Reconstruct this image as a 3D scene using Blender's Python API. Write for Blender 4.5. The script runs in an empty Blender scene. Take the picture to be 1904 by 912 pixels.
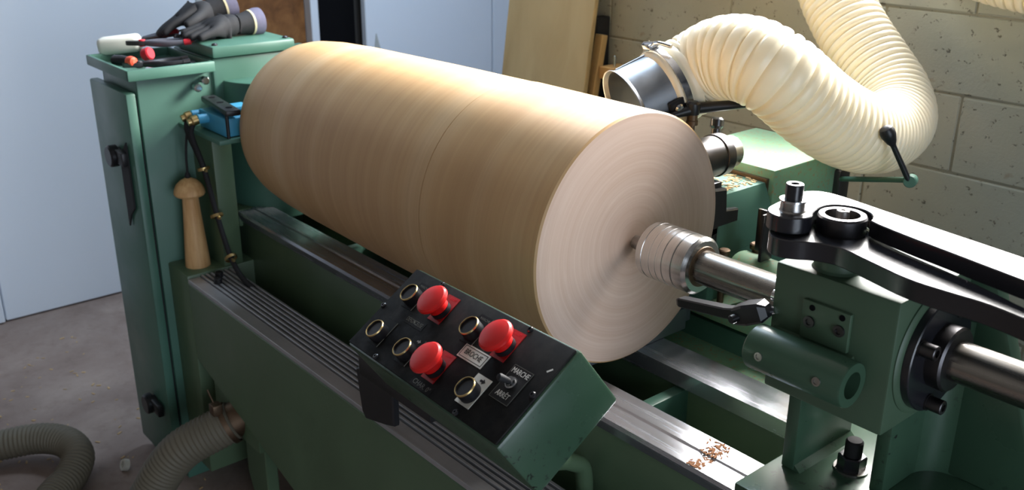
import bpy, bmesh, math, random
from mathutils import Vector, Matrix, Quaternion
random.seed(7)
PI = math.pi
S = bpy.context.scene
COL = S.collection
ZS = 1.10                      # spindle height above the floor: the lathe is drawn from its spindle axis

# ------------------------------------------------------------------ camera
cam_d = bpy.data.cameras.new('camera')
cam = bpy.data.objects.new('camera', cam_d)
COL.objects.link(cam)
S.camera = cam
th, az, roll = .36386, 2.43936, .00486
F = Vector((math.cos(az) * math.cos(th), math.sin(az) * math.cos(th), -math.sin(th)))
R = Vector((math.sin(az), -math.cos(az), 0))
U = R.cross(F)
R, U = R * math.cos(roll) + U * math.sin(roll), U * math.cos(roll) - R * math.sin(roll)
M = Matrix((R, U, -F)).transposed().to_4x4()
M.translation = Vector((1.1090, -1.2256, .6154 + ZS))
cam.matrix_world = M
cam_d.sensor_width = 36
cam_d.lens = 1807.87 / 1904 * 36
cam_d.clip_start = .05
cam_d.dof.use_dof = True
cam_d.dof.focus_distance = 1.62
cam_d.dof.aperture_fstop = 6.5

# ------------------------------------------------------------------ world, daylight openings, exposure
W = bpy.data.worlds.new('world')
S.world = W
W.use_nodes = True
W.node_tree.nodes['Background'].inputs[0].default_value = (.55, .68, .90, 1)
W.node_tree.nodes['Background'].inputs[1].default_value = 1.0


def area(name, loc, rot, sx, sy, power, color):
    l = bpy.data.lights.new(name, 'AREA')
    l.shape = 'RECTANGLE'
    l.size = sx
    l.size_y = sy
    l.energy = power
    l.color = color
    o = bpy.data.objects.new(name, l)
    COL.objects.link(o)
    o.location = loc
    o.rotation_euler = rot
    return o


# daylight in the window of the block wall (faces -Y) and in the wide workshop door at the tailstock end (faces -X)
wl = area('window_daylight', (-.275, 1.29, 1.02 + ZS), (-PI / 2, 0, 0), 1.46, .86, 280, (1, .97, .94))
wl.data.spread = math.radians(126)
area('doorway_daylight', (3.55, -1.2, .1 + ZS), (0, PI / 2, 0), 2.2, 2.2, 66, (.78, .88, 1))
area('skylight_daylight', (-1.45, .88, 1.96 + ZS), (0, 0, 0), 1.4, .56, 68, (.66, .82, 1))

vs = S.view_settings
vs.view_transform = 'Standard'
vs.look = 'None'
vs.exposure = 0
vs.gamma = 1
vs.use_curve_mapping = False

# ------------------------------------------------------------------ materials


def srgb(r, g, b):
    f = lambda c: c / 12.92 if c <= .04045 else ((c + .055) / 1.055) ** 2.4
    return (f(r / 255), f(g / 255), f(b / 255), 1)


class Mat:
    def __init__(s, name, color=(.5, .5, .5, 1), rough=.5, metal=0, spec=.5):
        s.m = bpy.data.materials.new(name)
        s.m.use_nodes = True
        s.n = s.m.node_tree.nodes
        s.l = s.m.node_tree.links
        s.b = s.n['Principled BSDF']
        s.b.inputs['Base Color'].default_value = color
        s.b.inputs['Roughness'].default_value = rough
        s.b.inputs['Metallic'].default_value = metal
        s.b.inputs['Specular IOR Level'].default_value = spec

    def node(s, t, **kw):
        nd = s.n.new(t)
        for k, v in kw.items():
            if k.startswith('i_'):
                nd.inputs[k[2:].replace('_', ' ')].default_value = v
            else:
                setattr(nd, k, v)
        return nd

    def coord(s, scale=(1, 1, 1), kind='Object'):
        t = s.node('ShaderNodeTexCoord')
        mp = s.node('ShaderNodeMapping')
        mp.inputs['Scale'].default_value = scale
        s.l.new(t.outputs[kind], mp.inputs['Vector'])
        return mp.outputs['Vector']

    def noise(s, vec, scale, detail=4, rough=.55, dist=0):
        nd = s.node('ShaderNodeTexNoise', i_Scale=scale, i_Detail=detail, i_Roughness=rough, i_Distortion=dist)
        s.l.new(vec, nd.inputs['Vector'])
        return nd.outputs['Fac']

    def ramp(s, fac, stops):
        nd = s.node('ShaderNodeValToRGB')
        e = nd.color_ramp.elements
        while len(e) < len(stops):
            e.new(.5)
        for i, (p, c) in enumerate(stops):
            e[i].position = p
            e[i].color = c if len(c) == 4 else (*c, 1)
        s.l.new(fac, nd.inputs['Fac'])
        return nd.outputs['Color']

    def mix(s, fac, a, b, mode='MIX'):
        nd = s.node('ShaderNodeMix', data_type='RGBA', blend_type=mode)
        for val, idx in ((fac, 0), (a, 6), (b, 7)):
            if isinstance(val, (int, float, tuple)):
                nd.inputs[idx].default_value = val
            else:
                s.l.new(val, nd.inputs[idx])
        return nd.outputs[2]

    def math(s, op, a, b=0.0):
        nd = s.node('ShaderNodeMath', operation=op)
        for i, v in enumerate((a, b)):
            if isinstance(v, (int, float)):
                nd.inputs[i].default_value = v
            else:
                s.l.new(v, nd.inputs[i])
        return nd.outputs[0]

    def color(s, c):
        s.l.new(c, s.b.inputs['Base Color'])

    def rough(s, c):
        s.l.new(c, s.b.inputs['Roughness'])

    def bump(s, h, strength=.2, dist=.002):
        nd = s.node('ShaderNodeBump', i_Strength=strength, i_Distance=dist)
        s.l.new(h, nd.inputs['Height'])
        s.l.new(nd.outputs[0], s.b.inputs['Normal'])


G = lambda v: (v, v, v, 1)
MT = {}


def green(name, base, chips=.0, rust=.0, rgh=.42):
    m = Mat(name, base, rgh)
    v = m.coord()
    n1 = m.noise(v, 6, 5)
    dark = tuple(c * .72 for c in base[:3]) + (1,)
    lite = tuple(min(1, c * 1.18) for c in base[:3]) + (1,)
    c = m.mix(n1, dark, lite)
    if rust:
        n3 = m.noise(v, 130, 6, .7)
        f = m.ramp(n3, [(.63 - rust * .1, G(0)), (.73 - rust * .08, G(.8))])
        c = m.mix(f, c, srgb(150, 105, 62))
    if chips:
        n2 = m.noise(v, 90, 3, .6)
        n4 = m.noise(v, 5, 3, .6)
        f = m.ramp(n2, [(.70 - chips * .1, G(0)), (.715 - chips * .1, G(1))])
        f2 = m.ramp(n4, [(.48, G(0)), (.6, G(1))])
        f = m.math('MULTIPLY', f, f2)
        c = m.mix(f, c, srgb(26, 28, 26))
        m.bump(f, -.3, .001)
    else:
        m.bump(m.noise(v, 220, 2), .06, .001)
    m.color(c)
    m.rough(m.ramp(n1, [(.3, G(rgh - .08)), (.7, G(rgh + .1))]))
    MT[name] = m.m


green('green_paint', srgb(73, 113, 98))
green('green_tail', srgb(66, 88, 68))
green('green_chipped', srgb(54, 80, 62), chips=.9, rgh=.32)
green('green_rusty', srgb(112, 150, 118), rust=.9, rgh=.6)
green('green_bed', srgb(84, 106, 80))


def steel(name, base, rgh, stretch=(1, 40, 40), sc=6, var=.5, metal=1.0, bmp=.05):
    m = Mat(name, base, rgh, metal)
    v = m.coord(stretch)
    n = m.noise(v, sc, 6, .65)
    v2 = m.coord((1, 1, 1))
    n2 = m.noise(v2, 9, 5, .6)
    lo = tuple(c * (1 - var) for c in base[:3]) + (1,)
    c = m.mix(n, lo, base)
    c = m.mix(m.ramp(n2, [(.4, G(0)), (.75, G(.7))]), c, lo)
    m.color(c)
    m.rough(m.ramp(n, [(.2, G(max(.05, rgh - .1))), (.8, G(rgh + .14))]))
    if bmp:
        m.bump(n, bmp, .0005)
    MT[name] = m.m


steel('plate_steel', (.42, .47, .55, 1), .4, (2, 2, 2), 8, .25, .8, 0)
steel('rail_steel', (.62, .64, .70, 1), .22, (.5, 24, 24), 4, .2, .85, 0)
steel('rod_steel', (.42, .40, .37, 1), .26, (.8, 18, 18), 5, .45)
steel('machined_steel', (.5, .48, .46, 1), .3, (6, 6, 6), 6, .35)
steel('dark_steel', (.11, .105, .11, 1), .38, (4, 4, 4), 8, .4)
steel('rusty_steel', (.22, .15, .10, 1), .5, (4, 4, 4), 14, .5)
steel('galvanised', (.40, .43, .47, 1), .42, (3, 3, 3), 12, .4)
steel('chrome', (.75, .76, .78, 1), .14, (3, 3, 3), 8, .15)
steel('slat_steel', (.52, .52, .54, 1), .42, (.6, 50, 50), 6, .35, .6)
steel('brass', (.62, .45, .2, 1), .35, (3, 3, 3), 10, .3)

# turned aluminium: fine tool marks around the spindle axis
m = Mat('turned_aluminium', (.72, .71, .69, 1), .2, 1)
n = m.noise(m.coord((160, .2, .2)), 1.5, 4, .7)
m.color(m.mix(n, (.38, .37, .36, 1), (.80, .79, .77, 1)))
m.rough(m.ramp(n, [(.2, G(.14)), (.8, G(.32))]))
m.bump(n, .18, .0006)
MT['turned_aluminium'] = m.m


def plain(name, color, rgh=.5, spec=.5, var=.25, sc=12, bump=.0, metal=0):
    m = Mat(name, color, rgh, metal, spec)
    v = m.coord()
    n = m.noise(v, sc, 5, .6)
    m.color(m.mix(n, tuple(c * (1 - var) for c in color[:3]) + (1,), tuple(min(1, c * (1 + var)) for c in color[:3]) + (1,)))
    if bump:
        m.bump(m.noise(v, sc * 12, 3), bump, .001)
    MT[name] = m.m


plain('black_gloss', (.011, .011, .014, 1), .24, .6, .3, 20, .05)
plain('black_plastic', (.010, .010, .012, 1), .38, .4)
plain('legend_black', (.009, .009, .009, 1), .6, .2)
plain('black_rubber', (.016, .016, .017, 1), .7, .3)
plain('glove_fabric', (.018, .018, .020, 1), .75, .35, .4, 60, .3)
plain('glove_cuff', srgb(104, 102, 122), .85, .2, .2, 80, .3)
plain('cuff_hem', srgb(205, 195, 160), .85, .2)
plain('red_plastic', srgb(196, 22, 20), .34, .5, .08)
plain('red_plate', srgb(150, 16, 18), .4, .5, .12)
plain('red_grip', srgb(190, 40, 52), .45, .4, .15)
plain('orange_grip', srgb(222, 84, 56), .45, .4, .12)
plain('grey_grip', srgb(84, 84, 92), .55, .4, .2)
plain('white_plate', srgb(206, 203, 192), .5, .4, .06)
plain('grey_print', srgb(150, 150, 146), .6, .3, .1)
plain('white_print', srgb(205, 203, 196), .6, .3, .05)
plain('faint_print', srgb(98, 98, 92), .6, .3, .2)
plain('black_print', (.01, .01, .01, 1), .6, .3, .05)
plain('white_foam', srgb(224, 224, 214), .7, .3, .06, 30, .15)
plain('blue_valve', srgb(66, 150, 186), .42, .5, .15)
plain('white_board', srgb(214, 221, 231), .5, .4, .03, 2)
plain('grey_frame', srgb(170, 174, 172), .55, .4, .08)
plain('shade_black', (.004, .004, .005, 1), .9, .1, .1)  # near black that stands in for shade in openings, grooves and holes
plain('batten_wood', srgb(176, 146, 98), .6, .3, .18, 9)
plain('timber', srgb(186, 144, 90), .6, .3, .2, 14)
plain('chip_wood', srgb(190, 160, 118), .8, .2, .3, 60)
plain('shaving_wood', srgb(146, 104, 74), .8, .2, .3, 60)
plain('floor_hose_grey', srgb(104, 98, 84), .6, .35, .2, 10)
plain('ceiling_dark', srgb(92, 90, 88), .8, .2, .05)  # unseen ceiling kept dark to hold down bounced light
plain('end_wall', srgb(70, 68, 66), .85, .2, .1)
plain('grey_plastic', srgb(120, 122, 124), .5, .4, .1)

# panel of the control box: worn black enamel
m = Mat('panel_black', (.010, .010, .010, 1), .6, 0, .12)
v = m.coord()
f = m.ramp(m.noise(v, 26, 6, .7), [(.45, G(0)), (.8, G(1))])
m.color(m.mix(f, (.007, .007, .007, 1), (.022, .020, .018, 1)))
m.rough(m.ramp(m.noise(v, 60, 4), [(.3, G(.5)), (.7, G(.7))]))
MT['panel_black'] = m.m

# log: streaks run round the circumference, so colour varies along the axis only
m = Mat('log_side', srgb(196, 160, 120), .45, 0, .35)
v1 = m.coord((1, .02, .02))
n1 = m.noise(v1, 7, 3, .5)
n2 = m.noise(m.coord((1, .015, .015)), 90, 4, .7)
n3 = m.noise(m.coord((1, .6, .6)), 2.2, 2, .5)
c = m.ramp(n1, [(.25, srgb(180, 140, 94)), (.5, srgb(200, 163, 117)), (.75, srgb(212, 181, 139))])
c = m.mix(m.ramp(n2, [(.35, G(.0)), (.7, G(.26))]), c, srgb(160, 118, 80))
c = m.mix(m.ramp(n3, [(.55, G(0)), (.75, G(.35))]), c, srgb(140, 116, 96))
m.color(c)
m.bump(n2, .08, .0006)
MT['log_side'] = m.m

# end grain: colour varies with the distance from the axis only
m = Mat('log_end', srgb(206, 178, 158), .5, 0, .4)
tc = m.node('ShaderNodeTexCoord')
sep = m.node('ShaderNodeSeparateXYZ')
m.l.new(tc.outputs['Object'], sep.inputs[0])
rad = m.math('SQRT', m.math('ADD', m.math('POWER', sep.outputs[1], 2.0), m.math('POWER', m.math('SUBTRACT', sep.outputs[2], .24), 2.0)))
cmb = m.node('ShaderNodeCombineXYZ')
m.l.new(rad, cmb.inputs[0])
nw = m.noise(m.coord((1, 1, 1)), 5, 2)
m.l.new(m.math('MULTIPLY', nw, .02), cmb.inputs[1])
n1 = m.noise(cmb.outputs[0], 120, 4, .65)
n2 = m.noise(cmb.outputs[0], 22, 3, .5)
c = m.ramp(n1, [(.3, srgb(196, 168, 150)), (.55, srgb(204, 179, 163)), (.8, srgb(213, 191, 176))])
c = m.mix(m.ramp(n2, [(.45, G(0)), (.75, G(.3))]), c, srgb(186, 158, 142))
m.color(c)
m.bump(n1, .15, .0012)
MT['log_end'] = m.m

m = Mat('pale_wood', srgb(206, 164, 112), .5, 0, .35)
n = m.noise(m.coord((30, 30, 3)), 2.5, 4, .6)
m.color(m.ramp(n, [(.3, srgb(186, 140, 90)), (.7, srgb(214, 176, 126))]))
MT['pale_wood'] = m.m

m = Mat('plywood', srgb(168, 146, 106), .6, 0, .3)
n = m.noise(m.coord((3, 3, .8)), 2.4, 4, .55, .6)
m.color(m.ramp(n, [(.3, srgb(160, 138, 98)), (.7, srgb(178, 158, 118))]))
MT['plywood'] = m.m

m = Mat('brown_board', srgb(112, 76, 44), .6, 0, .3)
n = m.noise(m.coord((1, 1, 1)), 9, 5, .65, .6)
m.color(m.ramp(n, [(.3, srgb(90, 56, 30)), (.5, srgb(124, 82, 46)), (.72, srgb(146, 102, 60))]))
MT['brown_board'] = m.m

# cream polyurethane hose
m = Mat('cream_hose', srgb(238, 216, 172), .32, 0, .5)
n = m.noise(m.coord(), 8, 3)
hc = m.ramp(n, [(.3, srgb(236, 224, 196)), (.7, srgb(244, 235, 212))])
m.color(hc)
tr = m.node('ShaderNodeBsdfTranslucent')
m.l.new(hc, tr.inputs['Color'])
mx = m.node('ShaderNodeMixShader')
mx.inputs[0].default_value = .14
m.l.new(m.b.outputs[0], mx.inputs[1])
m.l.new(tr.outputs[0], mx.inputs[2])
m.l.new(mx.outputs[0], m.n['Material Output'].inputs['Surface'])
MT['cream_hose'] = m.m


def concrete(name, base, var):
    m = Mat(name, base, .9, 0, .2)
    v = m.coord()
    n = m.noise(v, 3.5, 6, .6)
    n2 = m.noise(v, 42, 4, .7)
    n3 = m.noise(v, 11, 4, .7)
    c = m.mix(n, tuple(x * (1 - var) for x in base[:3]) + (1,), tuple(min(1, x * (1 + var)) for x in base[:3]) + (1,))
    pit = m.ramp(n2, [(.345, G(1)), (.395, G(0))])
    c = m.mix(m.math('MULTIPLY', pit, .75), c, srgb(70, 62, 50))
    stain = m.ramp(n3, [(.66, G(0)), (.78, G(.55))])
    c = m.mix(stain, c, srgb(122, 92, 60))
    m.color(c)
    h = m.math('SUBTRACT', m.noise(v, 120, 4, .7), m.math('MULTIPLY', pit, 1.4))
    m.bump(h, .45, .003)
    MT[name] = m.m


concrete('painted_block', srgb(160, 159, 144), .10)
concrete('mortar', srgb(136, 132, 116), .14)

m = Mat('floor_concrete', srgb(92, 72, 66), .7, 0, .3)
v = m.coord()
n = m.noise(v, 2.6, 7, .65, .4)
n2 = m.noise(v, 16, 5, .7)
c = m.ramp(n, [(.25, srgb(118, 100, 92)), (.5, srgb(142, 126, 118)), (.75, srgb(166, 150, 140))])
c = m.mix(m.ramp(n2, [(.5, G(0)), (.8, G(.5))]), c, srgb(104, 84, 76))
m.color(c)
m.bump(n2, .2, .003)
MT['floor_concrete'] = m.m

# ------------------------------------------------------------------ mesh helpers (coordinates measured from the spindle axis)


def V(*a):
    return Vector(a[0] if len(a) == 1 else a)


def bx(bm, x0, x1, y0, y1, z0, z1, bev=0, seg=2, mat=None):
    r = bmesh.ops.create_cube(bm, size=1)
    vs_ = r['verts']
    for v in vs_:
        v.co = Vector(((x0 + x1) / 2 + v.co.x * (x1 - x0), (y0 + y1) / 2 + v.co.y * (y1 - y0), (z0 + z1) / 2 + v.co.z * (z1 - z0)))
    if mat:
        for v in vs_:
            v.co = mat @ v.co
    if bev:
        es = list({e for v in vs_ for e in v.link_edges})
        bmesh.ops.bevel(bm, geom=es, offset=bev, segments=seg, affect='EDGES', profile=.5)
    return bm


def prism(bm, pts, axis, a, b, bev=0, seg=2, mat=None):
    """polygon in the two other axes (in axis order) extruded from a to b along axis"""
    def mk(p, t):
        q = list(p)
        q.insert(axis, t)
        v = Vector(q)
        return mat @ v if mat else v
    f0 = [bm.verts.new(mk(p, a)) for p in pts]
    f1 = [bm.verts.new(mk(p, b)) for p in pts]
    n = len(pts)
    fs = [bm.faces.new(f0), bm.faces.new(f1)]
    for i in range(n):
        fs.append(bm.faces.new((f0[i], f0[(i + 1) % n], f1[(i + 1) % n], f1[i])))
    bmesh.ops.recalc_face_normals(bm, faces=fs)
    if bev:
        es = list({e for f in fs[:2] for e in f.edges})
        bmesh.ops.bevel(bm, geom=es, offset=bev, segments=seg, affect='EDGES', profile=.5)
    return bm


def frame(d):
    d = Vector(d).normalized()
    a = Vector((0, 0, 1)) if abs(d.z) < .9 else Vector((1, 0, 0))
    u = d.cross(a).normalized()
    return d, u, d.cross(u)


def revolve(bm, p, d, prof, n=32, cap=True):
    """profile of (distance along d, radius) revolved about the line p + t d"""
    p = Vector(p)
    n = max(n, 16) if n > 6 else n
    d, u, w = frame(d)
    rings = []
    for t, r in prof:
        if r < 1e-6:
            rings.append([bm.verts.new(p + d * t)])
        else:
            rings.append([bm.verts.new(p + d * t + (u * math.cos(2 * PI * i / n) + w * math.sin(2 * PI * i / n)) * r) for i in range(n)])
    fs = []
    for a, b in zip(rings, rings[1:]):
        for i in range(n):
            j = (i + 1) % n
            if len(a) == 1 and len(b) == 1:
                continue
            if len(a) == 1:
                fs.append(bm.faces.new((a[0], b[i], b[j])))
            elif len(b) == 1:
                fs.append(bm.faces.new((a[i], b[0], a[j])))
            else:
                fs.append(bm.faces.new((a[i], b[i], b[j], a[j])))
    if cap:
        for r in (rings[0], rings[-1]):
            if len(r) > 1:
                fs.append(bm.faces.new(r))
    bmesh.ops.recalc_face_normals(bm, faces=fs)
    return bm


def cyl(bm, p, q, r, n=24, bev=0, r2=None):
    p, q = Vector(p), Vector(q)
    L = (q - p).length
    r2 = r if r2 is None else r2
    prof = [(0, r), (L, r2)] if not bev else [(0, r - bev), (bev, r), (L - bev, r2), (L, r2 - bev)]
    return revolve(bm, p, q - p, prof, n)


def spline(pts, per=12):
    P = [Vector(p) for p in pts]
    P = [P[0] * 2 - P[1]] + P + [P[-1] * 2 - P[-2]]
    out = []
    for i in range(1, len(P) - 2):
        for k in range(per):
            t = k / per
            a, b, c, d = P[i - 1:i + 3]
            out.append(.5 * ((2 * b) + (c - a) * t + (2 * a - 5 * b + 4 * c - d) * t * t + (3 * b - a - 3 * c + d) * t ** 3))
    out.append(P[-2])
    return out


def resample(path, step):
    acc = [0]
    for a, b in zip(path, path[1:]):
        acc.append(acc[-1] + (b - a).length)
    n = max(2, int(acc[-1] / step))
    out = []
    j = 0
    for i in range(n + 1):
        s = acc[-1] * i / n
        while j < len(acc) - 2 and acc[j + 1] < s:
            j += 1
        k = (s - acc[j]) / max(1e-9, acc[j + 1] - acc[j])
        out.append((path[j].lerp(path[j + 1], k), s))
    return out


def tube(bm, path, rfun, step, n=24, cap=True):
    pts = resample(path, step)
    n = max(n, 14)
    d0 = (pts[1][0] - pts[0][0]).normalized()
    _, u, w = frame(d0)
    prev = d0
    rings = []
    for i, (p, s) in enumerate(pts):
        d = (pts[min(i + 1, len(pts) - 1)][0] - pts[max(i - 1, 0)][0]).normalized()
        q = prev.rotation_difference(d)
        u = q @ u
        w = d.cross(u).normalized()
        u = w.cross(d).normalized()
        prev = d
        r = rfun(s) if callable(rfun) else rfun
        rings.append([bm.verts.new(p + (u * math.cos(2 * PI * k / n) + w * math.sin(2 * PI * k / n)) * r) for k in range(n)])
    fs = []
    for a, b in zip(rings, rings[1:]):
        for k in range(n):
            fs.append(bm.faces.new((a[k], a[(k + 1) % n], b[(k + 1) % n], b[k])))
    if cap:
        fs.append(bm.faces.new(rings[0]))
        fs.append(bm.faces.new(rings[-1]))
    bmesh.ops.recalc_face_normals(bm, faces=fs)
    return bm


def NB():
    return bmesh.new()


def tomesh(name, bm, mats, origin, smooth=28):
    bmesh.ops.translate(bm, verts=bm.verts, vec=-Vector(origin))
    me = bpy.data.meshes.new(name)
    bm.to_mesh(me)
    bm.free()
    for mt in (mats if isinstance(mats, (list, tuple)) else [mats]):
        me.materials.append(MT[mt])
    if smooth:
        me.shade_smooth()
        me.set_sharp_from_angle(angle=math.radians(smooth))
    return me


def up(p):
    return Vector((p[0], p[1], p[2] + ZS))


def tag(o, label=None, cat=None, group=None, kind=None):
    for k, v in (('label', label), ('category', cat), ('group', group), ('kind', kind)):
        if v:
            o[k] = v
    return o


def thing(name, label, cat, base, group=None):
    o = bpy.data.objects.new(name, None)
    COL.objects.link(o)
    o.empty_display_size = .05
    o.location = up(base)
    o['_base'] = tuple(base)
    return tag(o, label, cat, group)


BASES = {}


def part(name, bm, mat, parent, label=None, kind=None, smooth=28):
    root = parent
    while root.parent:
        root = root.parent
    base = tuple(root['_base']) if '_base' in root else BASES[root.name]
    o = bpy.data.objects.new(name, tomesh(name, bm, mat, base, smooth))
    COL.objects.link(o)
    o.parent = parent
    return tag(o, label, None, None, kind)


def solo(name, bm, mat, label, cat, base, group=None, kind=None, smooth=28):
    o = bpy.data.objects.new(name, tomesh(name, bm, mat, base, smooth))
    COL.objects.link(o)
    o.location = up(base)
    BASES[o.name] = tuple(base)
    return tag(o, label, cat, group, kind)


def struct(name, bm, mat, base=(0, 0, 0), label=None, smooth=0):
    return solo(name, bm, mat, label, None, base, None, 'structure', smooth)


# ------------------------------------------------------------------ the room
FZ = -ZS
CZ = 1.9
WY = 1.2           # face of the block wall
bm = NB(); bx(bm, -3.3, 3.9, -3.2, 2.9, FZ - .1, FZ)
struct('floor', bm, 'floor_concrete', (0, 0, FZ), 'dusty reddish brown concrete workshop floor')
bm = NB()       # ceiling with a skylight opening over the headstock
bx(bm, -3.3, -2.17, -3.2, 2.9, CZ, CZ + .1)
bx(bm, -.73, 3.9, -3.2, 2.9, CZ, CZ + .1)
bx(bm, -2.17, -.73, -3.2, .58, CZ, CZ + .1)
bx(bm, -2.17, -.73, 1.18, 2.9, CZ, CZ + .1)
struct('ceiling', bm, 'ceiling_dark', (0, 0, CZ), 'plain dark grey workshop ceiling')
bm = NB(); bx(bm, -3.3, -3.08, -3.2, 2.9, FZ, CZ)
struct('wall_back', bm, 'end_wall', (-3.1, 0, FZ), 'plain wall behind the white doors')
bm = NB(); bx(bm, -3.08, -1.62, 2.7, 2.9, FZ, CZ)
struct('wall_side', bm, 'white_board', (-2.4, 2.7, FZ), 'plain wall of the recess behind the plywood')
bm = NB(); bx(bm, -3.08, 3.9, -3.2, -3.0, FZ, CZ)
struct('wall_front', bm, 'end_wall', (0, -3.0, FZ), 'plain wall on the operator side')
bm = NB()
bx(bm, 3.7, 3.9, -3.0, -2.35, FZ, CZ)
bx(bm, 3.7, 3.9, -.05, 1.45, FZ, CZ)
bx(bm, 3.7, 3.9, -2.35, -.05, 1.25, CZ)
struct('wall_end', bm, 'end_wall', (3.7, 0, FZ), 'end wall around the wide workshop door opening')
# block wall: mortar core and single blocks, window opening x -1.05 to .5, z .5..1.5
WX0, WX1, WZ0, WZ1 = -1.05, .50, .5, 1.5
bm = NB()
y0, y1 = WY + .0035, WY + .19
bx(bm, -1.62, WX0, y0, y1, FZ, CZ)
bx(bm, WX1, 3.7, y0, y1, FZ, CZ)
bx(bm, WX0, WX1, y0, y1, FZ, WZ0)
bx(bm, WX0, WX1, y0, y1, WZ1, CZ)
wall_r = struct('wall_right', bm, 'mortar', (0, WY, FZ), 'wall of painted concrete blocks with rough joints')
block_meshes = {}


def block(x0, x1, z0, z1):
    w = round(x1 - x0, 3)
    h = round(z1 - z0, 3)
    key = (w, h, random.randint(0, 2))
    if key not in block_meshes:
        b = NB()
        g = .0022
        bx(b, g, w - g, 0, .02, g, h - g, .0035, 1)
        for v in b.verts:
            v.co += Vector((random.uniform(-1, 1), random.uniform(-.6, .6), random.uniform(-1, 1))) * .0016
        block_meshes[key] = tomesh('block', b, 'painted_block', (0, 0, 0), 0)
    o = bpy.data.objects.new('block', block_meshes[key])
    COL.objects.link(o)
    o.parent = wall_r
    o.location = (x0, random.uniform(-.001, .0015), z0 - FZ)


zz = FZ
row = 0
while zz < CZ - .01:
    ztop = min(zz + .2, CZ)
    off = -.009 if row % 2 == 1 else -.245
    xs = [-1.62]
    k = -4
    while True:
        xj = off + .5 * k
        k += 1
        if xj <= -1.60:
            continue
        if xj >= 3.68:
            break
        xs.append(xj)
    xs.append(3.7)
    inwin = zz >= WZ0 - .01 and ztop <= WZ1 + .01
    for a, b in zip(xs, xs[1:]):
        if not inwin or b <= WX0 or a >= WX1:
            block(a, b, zz, ztop)
        else:
            if a < WX0 - .03:
                block(a, WX0, zz, ztop)
            if b > WX1 + .03:
                block(WX1, b, zz, ztop)
    zz = ztop
    row += 1

# the window frame in that opening
bm = NB()
t = .05
bx(bm, WX0, WX1, WY + .05, WY + .11, WZ0, WZ0 + t)
bx(bm, WX0, WX1, WY + .05, WY + .11, WZ1 - t, WZ1)
for x in (WX0, (WX0 * 2 + WX1) / 3, (WX0 + WX1 * 2) / 3, WX1 - t):
    bx(bm, x, x + t, WY + .05, WY + .11, WZ0, WZ1)
struct('window_1', bm, 'grey_frame', (WX0, WY, WZ0), 'wide window high in the block wall')

# white doors and boards at the far end
BX = -2.96
bm = NB(); bx(bm, BX - .04, BX, -.478, .462, FZ + .006, CZ, .004, 1)
struct('door_1', bm, 'white_board', (BX, 0, FZ), 'tall plain white door panel left of the green cabinet')
bm = NB(); bx(bm, BX - .04, BX + .012, -1.5, -.484, FZ + .006, CZ, .004, 1)
struct('door_2', bm, 'white_board', (BX, -1, FZ), 'white door panel at the left edge of the picture')
bm = NB(); bx(bm, BX - .06, BX - .006, .466, .497, FZ, CZ, .003, 1)
struct('trim_1', bm, 'grey_frame', (BX, .48, FZ), 'narrow grey strip beside the brown board')
bm = NB(); bx(bm, BX - .075, BX - .05, .50, .997, FZ, CZ, .002, 1)
solo('brown_board', bm, 'brown_board', 'mottled brown wooden board standing behind the black gloves', 'board', (BX - .06, .75, FZ))
bm = NB(); bx(bm, BX - .06, BX + .004, 1.0, 1.04, FZ, CZ, .003, 1)
struct('trim_2', bm, 'white_board', (BX, 1.02, FZ), 'white post between brown board and dark opening')
bm = NB(); bx(bm, BX - .11, BX - .10, 1.04, 1.292, FZ, CZ)
struct('opening_shade', bm, 'shade_black', (BX, 1.17, FZ), 'black sheet for the shade in the narrow opening beside the white door')  # shade of the opening painted as a black sheet
bm = NB(); bx(bm, BX - .04, BX, 1.292, 2.072, FZ + .006, CZ, .004, 1)
d4 = struct('door_4', bm, 'white_board', (BX, 1.6, FZ), 'white door panel behind the middle of the log')
bm = NB()
prism(bm, [(1.330, -.20), (1.372, -.20), (1.346, -.105)], 0, BX, BX + .008, .0015, 1)
part('wedge_mark', bm, 'grey_frame', d4, 'small raised grey triangle')  # raised grey triangle on the white panel
bm = NB(); bx(bm, BX - .045, BX - .006, 2.084, 2.45, FZ + .006, CZ, .004, 1)
struct('door_5', bm, 'white_board', (BX, 2.2, FZ), 'narrow white panel beside the leaning plywood')

# leaning plywood sheet, batten, timber, dark strip by the wall
MP = Matrix.Translation((-1.405, 1.06, .10)) @ Matrix.Rotation(-.13, 4, 'X')
bm = NB(); bx(bm, -.215, .215, -.009, .009, -1.207, .93, .002, 1, MP)
ply = solo('plywood_sheet', bm, 'plywood', 'pale plywood sheet leaning against the block wall', 'plywood', (-1.405, .9, FZ))
MB_ = Matrix.Translation((-1.215, 1.13, .117)) @ Matrix.Rotation(-.16, 4, 'X') @ Matrix.Rotation(.02, 4, 'Y')
bm = NB(); bx(bm, -.018, .018, -.013, .013, -1.21, 0, .002, 1, MB_)
solo('wood_batten', bm, 'batten_wood', 'thin pale wood batten leaning beside the plywood sheet', 'batten', (-1.215, 1.0, FZ))
bm = NB(); bx(bm, -1.275, -1.235, 1.13, 1.19, FZ, .17, .003, 1)
solo('dark_plank', bm, 'black_rubber', 'dark narrow plank upright against wall behind the batten', 'plank', (-1.255, 1.16, FZ))
bm = NB(); bx(bm, -1.192, -1.130, 1.10, 1.19, -.022, .018, .002, 1)
tb = thing('timber_shelf', 'short light timber shelf on the wall behind the nozzle', 'shelf', (-1.165, 1.19, -.022))
part('shelf_board', bm, 'timber', tb)
bm = NB(); bx(bm, -1.175, -1.155, 1.13, 1.195, -.14, -.022, .002, 1)
part('bracket', bm, 'black_rubber', tb)
bm = NB()
revolve(bm, (-1.150, 1.13, .018), (0, 0, 1), [(0, .004), (.026, .004), (.026, .007), (.034, .007), (.037, .003)], 14)
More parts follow.
